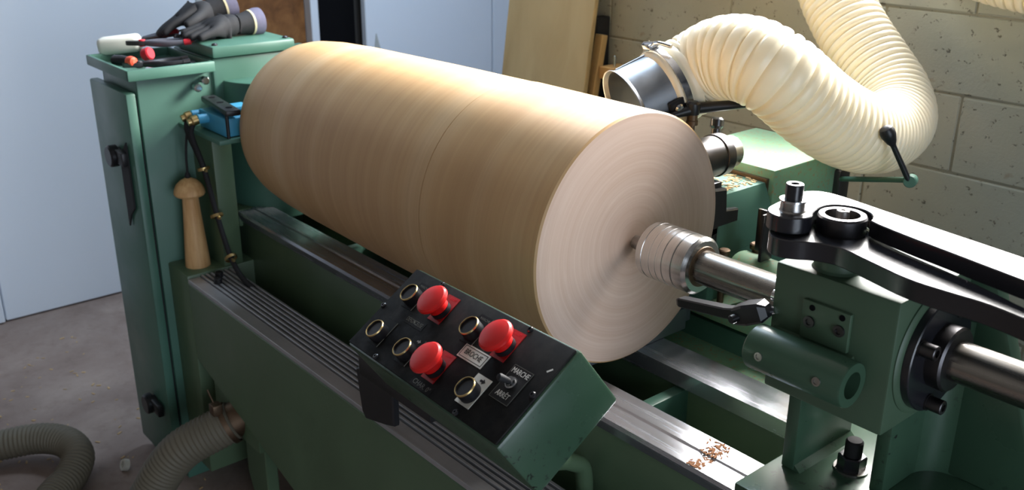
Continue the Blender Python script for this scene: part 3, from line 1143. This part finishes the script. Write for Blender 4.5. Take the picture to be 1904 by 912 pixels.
revolve(bm, a, b2 - a, [(0, .0034), (.006, .0045), (.017, .0056), (.020, .0045), (.021, 0)], 18)
part('toggle_tip', bm, 'black_rubber', tg)
b = plate(-.135, -.079, -.0065, .0085, 'legend_black', 'embossed_label', .0005, .0006)
text('DEFONCEUSE', -.107, .001, .0105, 'faint_print', .0014, par=b, sx=.72)
b = plate(-.014, .042, -.0795, -.0675, 'panel_black', 'embossed_label', .0005, .0004)
text('CHAR. 0\u00b0', .014, -.0735, .0115, 'faint_print', .0012, par=b, rot=-.03)
for u, v in ((-.122, .0765), (.114, .0765), (.2045, -.0015), (.111, -.0768), (-.1215, -.0765), (-.2060, -.0010)):
    bm = NB(); revolve(bm, W_(u, v, .0005), WN, [(0, .0052), (.002, .0050), (.0035, .0035), (.0035, .0018), (.0015, .0016), (.0015, 0)], 16)
    part('panel_screw', bm, 'black_gloss', pan)
bm = NB(); prism(bm, [(.194, .036), (.1965, .0345), (.2025, .0415), (.2005, .043)], 2, .0003, .0008, 0, 1, MBX)
part('scratch', bm, 'white_print', pan, smooth=0)
# support column and arm of the box
bm = NB()
prism(bm, [(-.400, -.30), (-.29, -.24), (-.27, -.24), (-.27, -.375), (-.300, -.385), (-.372, -.404), (-.385, -.39)], 1, -.354, -.338, .003, 1)
bx(bm, -.31, -.08, -.40, -.338, -.262, -.20, .004)
part('support_bracket', bm, 'black_plastic', cbx, 'black support bracket under the box')
bm = NB()
tube(bm, spline([(.02, -.40, -.16), (.055, -.30, -.30), (.06, -.20, -.35), (.06, -.165, -.40), (.055, -.165, -.6)]), .016, .01, 16)
part('support_arm', bm, 'green_bed', cbx)

# ------------------------------------------------------------------ rear carriage with tool post and crank
car = thing('rear_carriage', 'green cross slide with dark tool post behind the log', 'tool carriage', (-.15, .4, RZ))
bm = NB(); bx(bm, -.33, -.055, -.148, .225, RZ + .0005, -.248, .002)
bx(bm, -.062, -.048, .05, .225, RZ + .0005, -.215, .002)
bx(bm, -.062, -.048, -.148, -.06, RZ + .0005, -.243, .002)
part('saddle', bm, 'plate_steel', car, 'flat steel saddle plate across the ways')
bm = NB(); bx(bm, -.30, -.065, .175, .26, RZ + .004, -.168, .003)
part('saddle_riser', bm, 'plate_steel', car)
bm = NB(); bx(bm, -.30, -.02, .25, .70, -.20, -.105, .003)
part('lower_slide', bm, 'green_paint', car)
bm = NB(); bx(bm, -.26, .10, .27, .60, -.245, -.20, .003)
part('slide_base', bm, 'green_rusty', car)
bm = NB()
prism(bm, [(-.30, -.105), (-.02, -.105), (-.02, -.045), (-.045, .012), (-.275, .012), (-.30, -.02)], 1, .268, .452, .003, 1)
part('front_slide', bm, 'green_paint', car)
bm = NB(); bx(bm, -.285, -.028, .455, .735, -.12, .040, .004)
part('rear_slide', bm, 'green_rusty', car, 'pale rust speckled rear slide block')
bm = NB(); bx(bm, -.30, -.04, .448, .458, -.10, .02)
part('slide_joint', bm, 'rusty_steel', car)
# tool post
bm = NB()
revolve(bm, (-.10, .252, .078), (0, 1, 0), [(0, .042), (.083, .042), (.084, .0445), (.106, .0445), (.108, .043), (.108, .033), (.140, .033), (.145, .028)], 40)
tp = part('tool_post', bm, 'dark_steel', car, 'dark round tool post')
bm = NB()
revolve(bm, (-.10, .359, .078), (0, 1, 0), [(0, .0335), (.036, .0335), (.041, .029)], 36)
part('post_cap', bm, 'machined_steel', tp)
bm = NB(); revolve(bm, (-.135, .385, .10), (-.1, .2, 1), [(0, .010), (.02, .010), (.026, .014), (.040, .014), (.044, .010)], 18)
part('post_knob', bm, 'black_gloss', tp)
bm = NB(); cyl(bm, (-.10, .262, .115), (-.10, .262, .170), .0065, 12)
revolve(bm, (-.10, .262, .155), (0, 0, 1), [(0, .012), (.008, .012), (.010, .0105), (.026, .0105)], 16)
part('clamp_stud', bm, 'rusty_steel', tp)
bm = NB()
revolve(bm, (-.10, .262, .176), (0, 0, 1), [(0, .013), (.014, .015), (.022, .014), (.026, .009)], 18)
a, b2 = V(-.11, .250, .186), V(-.045, .372, .192)
tube(bm, [a, a.lerp(b2, .25), a.lerp(b2, .6), b2], lambda s: .0125 - s * .032, .01, 12)
a, b2 = V(-.10, .262, .186), V(-.125, .205, .172)
tube(bm, [a, b2], lambda s: .012 - s * .12, .01, 12)
part('clamp_handle', bm, 'black_plastic', tp)
bm = NB()
bx(bm, -.085, -.035, .248, .290, .02, .048, .003)
prism(bm, [(.248, .04), (.292, .035), (.296, -.01), (.335, -.015), (.335, -.045), (.248, -.06)], 0, -.06, -.022, .003, 1)
part('post_bracket', bm, 'black_gloss', car, 'black post bracket')
bm = NB(); bx(bm, -.085, -.022, .248, .30, -.11, -.04, .003)
part('bracket_foot', bm, 'black_gloss', car)
# crank at the far end
bm = NB(); bx(bm, -.06, -.012, .685, .728, -.085, .0, .006)
bx(bm, -.05, -.02, .70, .735, -.03, .02, .006)
part('crank_bearing', bm, 'dark_steel', car)
bm = NB()
cyl(bm, (-.03, .70, -.025), (.19, .584, .047), .0058, 12)
revolve(bm, (.200, .588, .047), (.3, -.9, .1), [(-.012, .011), (-.009, .013), (.012, .013), (.015, .011)], 20)
ck = part('crank_arm', bm, 'green_paint', car)
bm = NB()
a, b2 = V(.201, .580, .047), V(.166, .530, .150)
L = (b2 - a).length
revolve(bm, a, b2 - a, [(0, .006), (L * .7, .0055), (L * .74, .006), (L * .80, .010), (L * .92, .0145), (L, .0150), (L + .008, .012), (L + .012, .006), (L + .013, 0)], 20)
part('crank_handle', bm, 'black_plastic', ck)
# green drum and black plate in front of the slide
bm = NB()
revolve(bm, (.015, .30, -.135), (1, 0, 0), [(0, .0), (0, .046), (.004, .048), (.105, .048), (.11, .044), (.11, 0)], 36)
part('drum_cover', bm, 'green_rusty', car, 'pale green drum cover')
bm = NB(); bx(bm, .050, .078, .296, .306, -.075, .012, .002)
bx(bm, .078, .086, .27, .306, -.085, .012, .002)
part('black_plate', bm, 'black_gloss', car)
for p in ((.03, .33, -.090), (-.005, .275, -.10)):
    bm = NB(); revolve(bm, p, (0, 0, 1), [(-.1, .007), (.004, .007), (.004, .012), (.014, .012), (.016, .009)], 14)
    part('bolt', bm, 'rusty_steel', car)

# ------------------------------------------------------------------ galvanised nozzle and cream hose
nz = thing('suction_nozzle', 'galvanised sheet metal suction nozzle above the log', 'nozzle', (-.196, .308, .21))
NA = V(-.294, -.878, -.367).normalized()
NC = V(-.186, .297, .216)
bm = NB()
revolve(bm, NC, NA, [(-.05, .076), (.105, .080), (.112, .085), (.114, .085), (.113, .083), (.105, .078), (-.05, .074)], 56, False)
part('nozzle_pipe', bm, 'galvanised', nz)
_, nu, nw_ = frame(NA)
bm = NB()
best = V(-.2, .1, 1)
best = (best - NA * best.dot(NA)).normalized()
p0 = NC + best * .0795
tube(bm, [p0 + NA * .1, p0 - NA * .02], .0025, .03, 8)
part('seam', bm, 'galvanised', nz)
dirb = V(.75, -.25, -.12)
dirb = (dirb - NA * dirb.dot(NA)).normalized()
side = dirb.cross(NA).normalized()
mb = Matrix((side, NA, dirb)).transposed().to_4x4()
mb.translation = NC + NA * .042 + dirb * .080
bm = NB(); bx(bm, -.017, .017, -.017, .017, -.003, .006, .002, 1, mb)
bp = part('bolt_pad', bm, 'black_plastic', nz)
bm = NB(); revolve(bm, mb @ V(0, 0, .006), dirb, [(0, .010), (.006, .010), (.009, .007), (.010, 0)], 14)
part('pad_bolt', bm, 'chrome', bp)

hose = thing('suction_hose', 'cream ribbed suction hose looping from nozzle to the wall', 'hose', (.05, .5, .1))
path = spline([tuple(NC + NA * .035), tuple(NC - NA * .005), (-.163, .345, .242), (-.108, .354, .274), (-.040, .353, .280), (.018, .372, .254), (.053, .454, .187), (.070, .558, .133), (.056, .703, .095), (.024, .832, .099), (-.033, .903, .138), (-.104, .934, .191), (-.175, .952, .250), (-.246, .974, .318), (-.320, 1.00, .401), (-.44, 1.03, .475), (-.64, 1.06, .50), (-.88, 1.075, .51), (-1.03, 1.08, .60), (-1.075, 1.08, .78), (-1.08, 1.08, 1.1), (-1.08, 1.08, CZ - .005)], 14)
PITCH = .0195
bm = NB()


def ribs(s, r, pitch, depth):
    x = abs((s / pitch + .5) % 1 - .5) * pitch        # distance to the nearest crease
    return r - depth * math.exp(-(x / .0026) ** 2) + .0012 * (x / pitch * 2)


tube(bm, path, lambda s: ribs(s, .0835, PITCH, .0058), PITCH / 10, 56, False)
hb = part('hose_body', bm, 'cream_hose', hose, smooth=60)
ZN = .014
bm = NB()
revolve(bm, NC + NA * ZN, NA, [(-.007, .0868), (-.007, .0885), (.007, .0885), (.007, .0868)], 56, False)
clamp = part('hose_clamp', bm, 'chrome', hose, 'bright steel band clamp')
ctop = V(-.12, .1, 1)
ctop = (ctop - NA * ctop.dot(NA)).normalized()
cs = ctop.cross(NA).normalized()
mc = Matrix((cs, NA, ctop)).transposed().to_4x4()
mc.translation = NC + NA * ZN + ctop * .090
bm = NB()
bx(bm, -.020, .012, -.008, .008, -.002, .008, .002, 2, mc)
cyl(bm, mc @ V(-.026, 0, .006), mc @ V(.018, 0, .006), .0055, 12, .001)
part('clamp_housing', bm, 'chrome', clamp)
sgn = 1 if (mc @ V(1, 0, 0) - mc @ V(0, 0, 0)).dot(R) > 0 else -1
bm = NB()
tube(bm, spline([mc @ V(sgn * .012, 0, .006), mc @ V(sgn * .03, -.002, .008), mc @ V(sgn * .045, -.006, .004), mc @ V(sgn * .062, -.012, -.004)]), .0042, .006, 10)
part('clamp_tail', bm, 'chrome', clamp)

h2 = thing('suction_hose', 'dull cream ribbed hose crossing the top right corner', 'hose', (.3, 1.1, .32))
p2 = spline([(-.035, WY - .002, .440), (-.03, 1.15, .438), (.005, 1.11, .432), (.075, 1.10, .418), (.16, 1.10, .406), (.28, 1.105, .396), (.5, 1.105, .40), (.85, 1.105, .43), (1.3, 1.105, .45), (2.2, 1.10, .47), (3.68, 1.10, .5)], 12)
bm = NB(); tube(bm, p2, lambda s: ribs(s, .0780, .0205, .0055), .00205, 40, False)
part('hose_body', bm, 'cream_hose', h2, smooth=60)
bm = NB(); revolve(bm, (-.035, WY - .001, .440), (0, -1, 0), [(0, .10), (.004, .10), (.004, .081), (.03, .081), (.03, .079), (0, .079)], 40, False)
part('wall_collar', bm, 'galvanised', h2)

# ------------------------------------------------------------------ grey hoses, tape ring and chips on the floor
def ribbed(path, r, amp, pitch, n=28):
    b = NB()
    tube(b, path, lambda s: r + amp * (.5 + .5 * math.cos(2 * PI * s / pitch)), pitch / 6, n, True)
    return b


HR = .047
b = ribbed(spline([(-2.10, -1.05, FZ + HR + .004), (-1.93, -.90, FZ + HR + .004), (-1.87, -.76, FZ + HR + .02), (-1.815, -.66, FZ + HR + .03), (-1.74, -.605, FZ + HR + .03), (-1.655, -.60, FZ + HR + .02), (-1.58, -.65, FZ + HR + .004), (-1.50, -.73, FZ + HR + .004), (-1.35, -.82, FZ + HR + .004), (-1.1, -.9, FZ + HR + .004)], 14), HR - .003, .004, .0135)
solo('floor_hose', b, 'floor_hose_grey', 'grey ribbed hose looping on the floor at the bottom left corner', 'hose', (-1.7, -.7, FZ), smooth=60)
pe = pp + pd * .02
b = ribbed(spline([tuple(pe), tuple(pp + pd * .07), (-1.190, -.440, -.840), (-1.222, -.490, -.905), (-1.245, -.535, -.985), (-1.25, -.60, FZ + .058), (-1.22, -.75, FZ + .058), (-1.1, -.95, FZ + .058)], 14), .0525, .004, .0125)
solo('chip_hose', b, 'floor_hose_grey', 'grey ribbed hose dropping from the port under the lathe bed', 'hose', (-1.25, -.55, FZ), smooth=60)
bm = NB()
mt = Matrix.Translation((-1.60, -.485, FZ + .017)) @ Matrix.Rotation(1.15, 4, 'X')
revolve(bm, mt @ V(0, 0, -.008), mt.to_3x3() @ V(0, 0, 1), [(0, .011), (0, .018), (.016, .018), (.016, .011), (0, .011)], 24, False)
solo('tape_ring', bm, 'white_foam', 'small white ring lying on the floor between the grey hoses', 'ring', (-1.60, -.485, FZ))


def chips(name, label, cat, spots, size, mat, base):
    b = NB()
    for (x, y, z) in spots:
        s = size * random.uniform(.5, 1.4)
        mm = Matrix.Translation((x, y, z + s * .2)) @ Matrix.Rotation(random.uniform(0, 6.3), 4, 'Z') @ Matrix.Rotation(random.uniform(-.3, .3), 4, 'X')
        bx(b, -s, s, -s * .35, s * .35, -s * .12, s * .12, 0, 1, mm)
    return solo(name, b, mat, label, cat, base, None, 'stuff', 0)


sp = [(random.uniform(-2.7, -1.3), random.uniform(-.95, -.3), FZ) for i in range(150)]
sp = [p for p in sp if not (-1.72 < p[0] < -1.4 and p[1] > -.42)]
chips('floor_chips', 'pale wood chips scattered on the floor', 'wood chips', sp, .006, 'chip_wood', (-2, -.6, FZ))
sp = [(random.gauss(.285 - (y_ + .1) * .1, .008), y_, RZ) for y_ in [random.uniform(-.148, -.066) for i in range(170)]]
chips('rail_shavings', 'brown wood shavings in a line across the front way', 'wood shavings', [(x, y, z - (.004 if y < -.11 else 0)) for x, y, z in sp], .0030, 'shaving_wood', (.285, -.1, RZ))
sp = [(random.uniform(-.25, -.055), random.uniform(.33, .445), .012) for i in range(240)]
chips('slide_shavings', 'pale shavings piled on the green front slide', 'wood shavings', sp, .0045, 'chip_wood', (-.15, .38, .012))

# ------------------------------------------------------------------ tools in the tray
TB = .124
def handle_tool(name, label, cat, base, parts_):
    t = thing(name, label, cat, base)
    for nm, b, mat in parts_:
        part(nm, b, mat, t)
    return t


# white foam block
MR = Matrix.Translation((-1.690, -.296, .168)) @ Matrix.Rotation(.98, 4, 'Z') @ Matrix.Rotation(-.10, 4, 'Y')
bm = NB()
bx(bm, -.058, .058, -.026, .026, -.024, .024, .014, 3, MR)
solo('foam_block', bm, 'white_foam', 'chunky rounded white foam block on the left side of the tray', 'foam block', (-1.69, -.296, .14), smooth=60)


def screwdriver(name, label, p, d, hl, r, m1, m2, sl=0, mshaft='chrome', group=None):
    p, d = V(p), V(d).normalized()
    t = thing(name, label, 'screwdriver', tuple(p), group)
    b = NB(); revolve(b, p, d, [(0, 0), (0, r * .7), (hl * .05, r * .95), (hl * .35, r), (hl * .7, r * .82)], 14)
    part('grip', b, m1, t)
    b = NB(); revolve(b, p, d, [(hl * .7, r * .86), (hl * .8, r * .95), (hl * .95, r * .8), (hl, r * .4), (hl, 0)], 14)
    part('grip_end', b, m2, t)
    if sl:
        b = NB(); cyl(b, p + d * hl * .98, p + d * (hl + sl), r * .26, 8)
        part('shaft', b, mshaft, t)
    return t


def pliers(name, label, p, ang, s, mgrip, mtip, open_=.16, z=.02):
    """two dipped grips, a pivot and a pair of jaws, lying flat"""
    base = (p[0], p[1], TB)
    t = thing(name, label, 'pliers', base)
    T = Matrix.Translation((p[0], p[1], TB + z)) @ Matrix.Rotation(ang, 4, 'Z')
    for sg in (-1, 1):
        b = NB(); tube(b, spline([T @ V(.0, 0, 0), T @ V(.03 * s, sg * .012 * s, 0), T @ V(.075 * s, sg * (.012 + open_ * .09) * s, 0), T @ V(.125 * s, sg * (.008 + open_ * .1) * s, .004)]), lambda q: .0075 * s + .002 * math.sin(q * 30), .008, 10)
        g = part('grip', b, mgrip, t)
        b = NB(); tube(b, [T @ V(.118 * s, sg * (.008 + open_ * .1) * s, .003), T @ V(.137 * s, sg * (.006 + open_ * .1) * s, .005)], .0088 * s, .008, 10)
        part('grip_tip', b, mtip, g)
        b = NB(); prism(b, [(-.05 * s, sg * .001), (-.045 * s, sg * .007 * s), (-.012 * s, sg * .014 * s), (.008 * s, sg * .010 * s), (.008 * s, sg * .0), (-.02 * s, sg * .001)], 2, -.006, .006, .001, 1, T)
        part('jaw', b, 'dark_steel', t)
    b = NB(); cyl(b, T @ V(-.004 * s, 0, -.009), T @ V(-.004 * s, 0, .009), .010 * s, 16, .001)
    part('pivot', b, mtip, t)
    return t


screwdriver('screwdriver', 'stubby black screwdriver with orange end at the tray corner', (-1.555, -.362, .150), (.78, .30, .03), .080, .0150, 'black_plastic', 'orange_grip', .0)
screwdriver('screwdriver', 'long grey and red screwdriver reaching onto the green lid', (-1.690, -.232, .172), (.10, .75, .14), .105, .0120, 'grey_grip', 'red_grip', .22)
pliers('pliers', 'grey handled pliers with red tips across the tray', (-1.600, -.262, 0), .98, .95, 'grey_grip', 'red_grip', .10, .056)
pliers('pliers', 'black handled pliers lying low at the front of the tray', (-1.485, -.318, 0), 1.25, .9, 'black_plastic', 'dark_steel', .2, .020)
pliers('pliers', 'small red pliers lying behind the foam block', (-1.655, -.255, 0), .9, .6, 'red_grip', 'grey_grip', .1, .05)
bm = NB()
MR = Matrix.Translation((-1.545, -.275, .158)) @ Matrix.Rotation(.6, 4, 'Z') @ Matrix.Rotation(1.25, 4, 'Y')
revolve(bm, MR @ V(0, 0, -.012), MR.to_3x3() @ V(0, 0, 1), [(0, .012), (0, .015), (.004, .0175), (.020, .0175), (.024, .015), (.024, 0)], 22)
solo('red_knob', bm, 'red_grip', 'round dusty red knob in the middle of the tray', 'knob', (-1.545, -.275, TB))
bm = NB()
MR = Matrix.Translation((-1.418, -.318, .135)) @ Matrix.Rotation(.3, 4, 'Z')
revolve(bm, MR @ V(-.012, 0, 0), MR.to_3x3() @ V(1, 0, 0), [(0, .007), (0, .0105), (.024, .0105), (.024, .007), (0, .007)], 18, False)
solo('steel_socket', bm, 'chrome', 'bright steel socket at the front rim of the tray', 'socket', (-1.418, -.318, TB))
bm = NB()
tube(bm, spline([(-1.425, -.255, .132), (-1.44, -.205, .136), (-1.47, -.18, .133), (-1.53, -.178, .130)]), .007, .008, 10)
solo('hex_key', bm, 'black_plastic', 'bent black hex key beside the gear cover', 'hex key', (-1.48, -.20, TB))
bm = NB()
tube(bm, [V(-1.675, -.23, .18), V(-1.60, -.165, .192)], .0035, .02, 8)
bx(bm, -1.605, -1.590, -.176, -.162, .184, .196, .002)
solo('steel_scriber', bm, 'dark_steel', 'thin dark scriber leaning over the tray towards the gloves', 'scriber', (-1.65, -.21, TB))

# ------------------------------------------------------------------ gloves on the lid: each a skinned hand with a cuff
def glove(label, wrist, fwd, side, upv, scale, curl, cuff_len):
    """wrist point, direction of the fingers, direction of the thumb side, back of the hand"""
    base = (wrist[0], wrist[1], .182)
    t = thing('work_glove', label, 'glove', base, 'work gloves')
    o_, f_, s_, n_ = V(wrist), V(fwd).normalized(), V(side).normalized(), V(upv).normalized()
    verts, rad, edges = [], [], []

    def P(a, b_, c, r):
        verts.append((o_ + (f_ * a + s_ * b_ + n_ * c) * scale) - V(base))
        rad.append(r * scale)
        return len(verts) - 1

    w0 = P(0, 0, 0, .027)
    w1 = P(.035, 0, .002, .030)
    edges.append((w0, w1))
    pc = P(.065, .002, .003, .033)
    edges.append((w1, pc))
    for off, L in ((.030, .070), (.010, .080), (-.012, .074), (-.032, .058)):
        k = P(.094, off, .002, .0145)
        edges.append((pc, k))
        prev = k
        for q in (.42, .75, 1.0):
            c = P(.094 + L * q * (1 - curl * q * .35), off * (1 + .12 * q), -curl * L * q * q * .8, .0125 - .0025 * q)
            edges.append((prev, c))
            prev = c
    th_ = P(.045, .038, -.004, .016)
    edges.append((w1, th_))
    t2 = P(.075, .060, -.010, .0135)
    edges.append((th_, t2))
    t3 = P(.104, .066, -.016, .0115)
    edges.append((t2, t3))
    me = bpy.data.meshes.new('glove_hand')
    me.from_pydata([tuple(v) for v in verts], edges, [])
    ob = bpy.data.objects.new('glove_hand', me)
    COL.objects.link(ob)
    ob.parent = t
    sk = ob.modifiers.new('skin', 'SKIN')
    sk.use_smooth_shade = True
    for i, sv in enumerate(me.skin_vertices[0].data):
        sv.radius = (rad[i], rad[i])
        sv.use_root = (i == 0)
    sb = ob.modifiers.new('subdivision', 'SUBSURF')
    sb.levels = sb.render_levels = 2
    me.materials.append(MT['glove_fabric'])
    b = NB()
    d = -f_
    revolve(b, o_ + f_ * .012 * scale, d, [(0, .027 * scale), (.02, .029 * scale), (cuff_len * .55, .033 * scale), (cuff_len * .55, .030 * scale)], 22, False)
    c1 = part('wrist_knit', b, 'glove_fabric', t)
    b = NB()
    revolve(b, o_ + f_ * .012 * scale, d, [(cuff_len * .52, .0335 * scale), (cuff_len * .60, .0345 * scale)], 22, False)
    part('hem_band', b, 'cuff_hem', t)
    b = NB()
    revolve(b, o_ + f_ * .012 * scale, d, [(cuff_len * .60, .0345 * scale), (cuff_len * .8, .037 * scale), (cuff_len, .0365 * scale), (cuff_len, .032 * scale), (cuff_len * .62, .030 * scale)], 22, False)
    part('cuff', b, 'glove_cuff', t)
    return t


glove('black work glove on top of the pair, cuff raised to the right', (-1.640, -.035, .250), (-.06, -.95, -.24), (.9, -.1, .15), (.1, -.2, .95), 1.1, .35, .075)
glove('black work glove lying below on the green lid', (-1.545, .000, .214), (.10, -.95, -.05), (-.9, -.1, .1), (0, 0, 1), 1.05, .2, .075)

for o in bpy.data.objects:
    if '_base' in o:
        del o['_base']
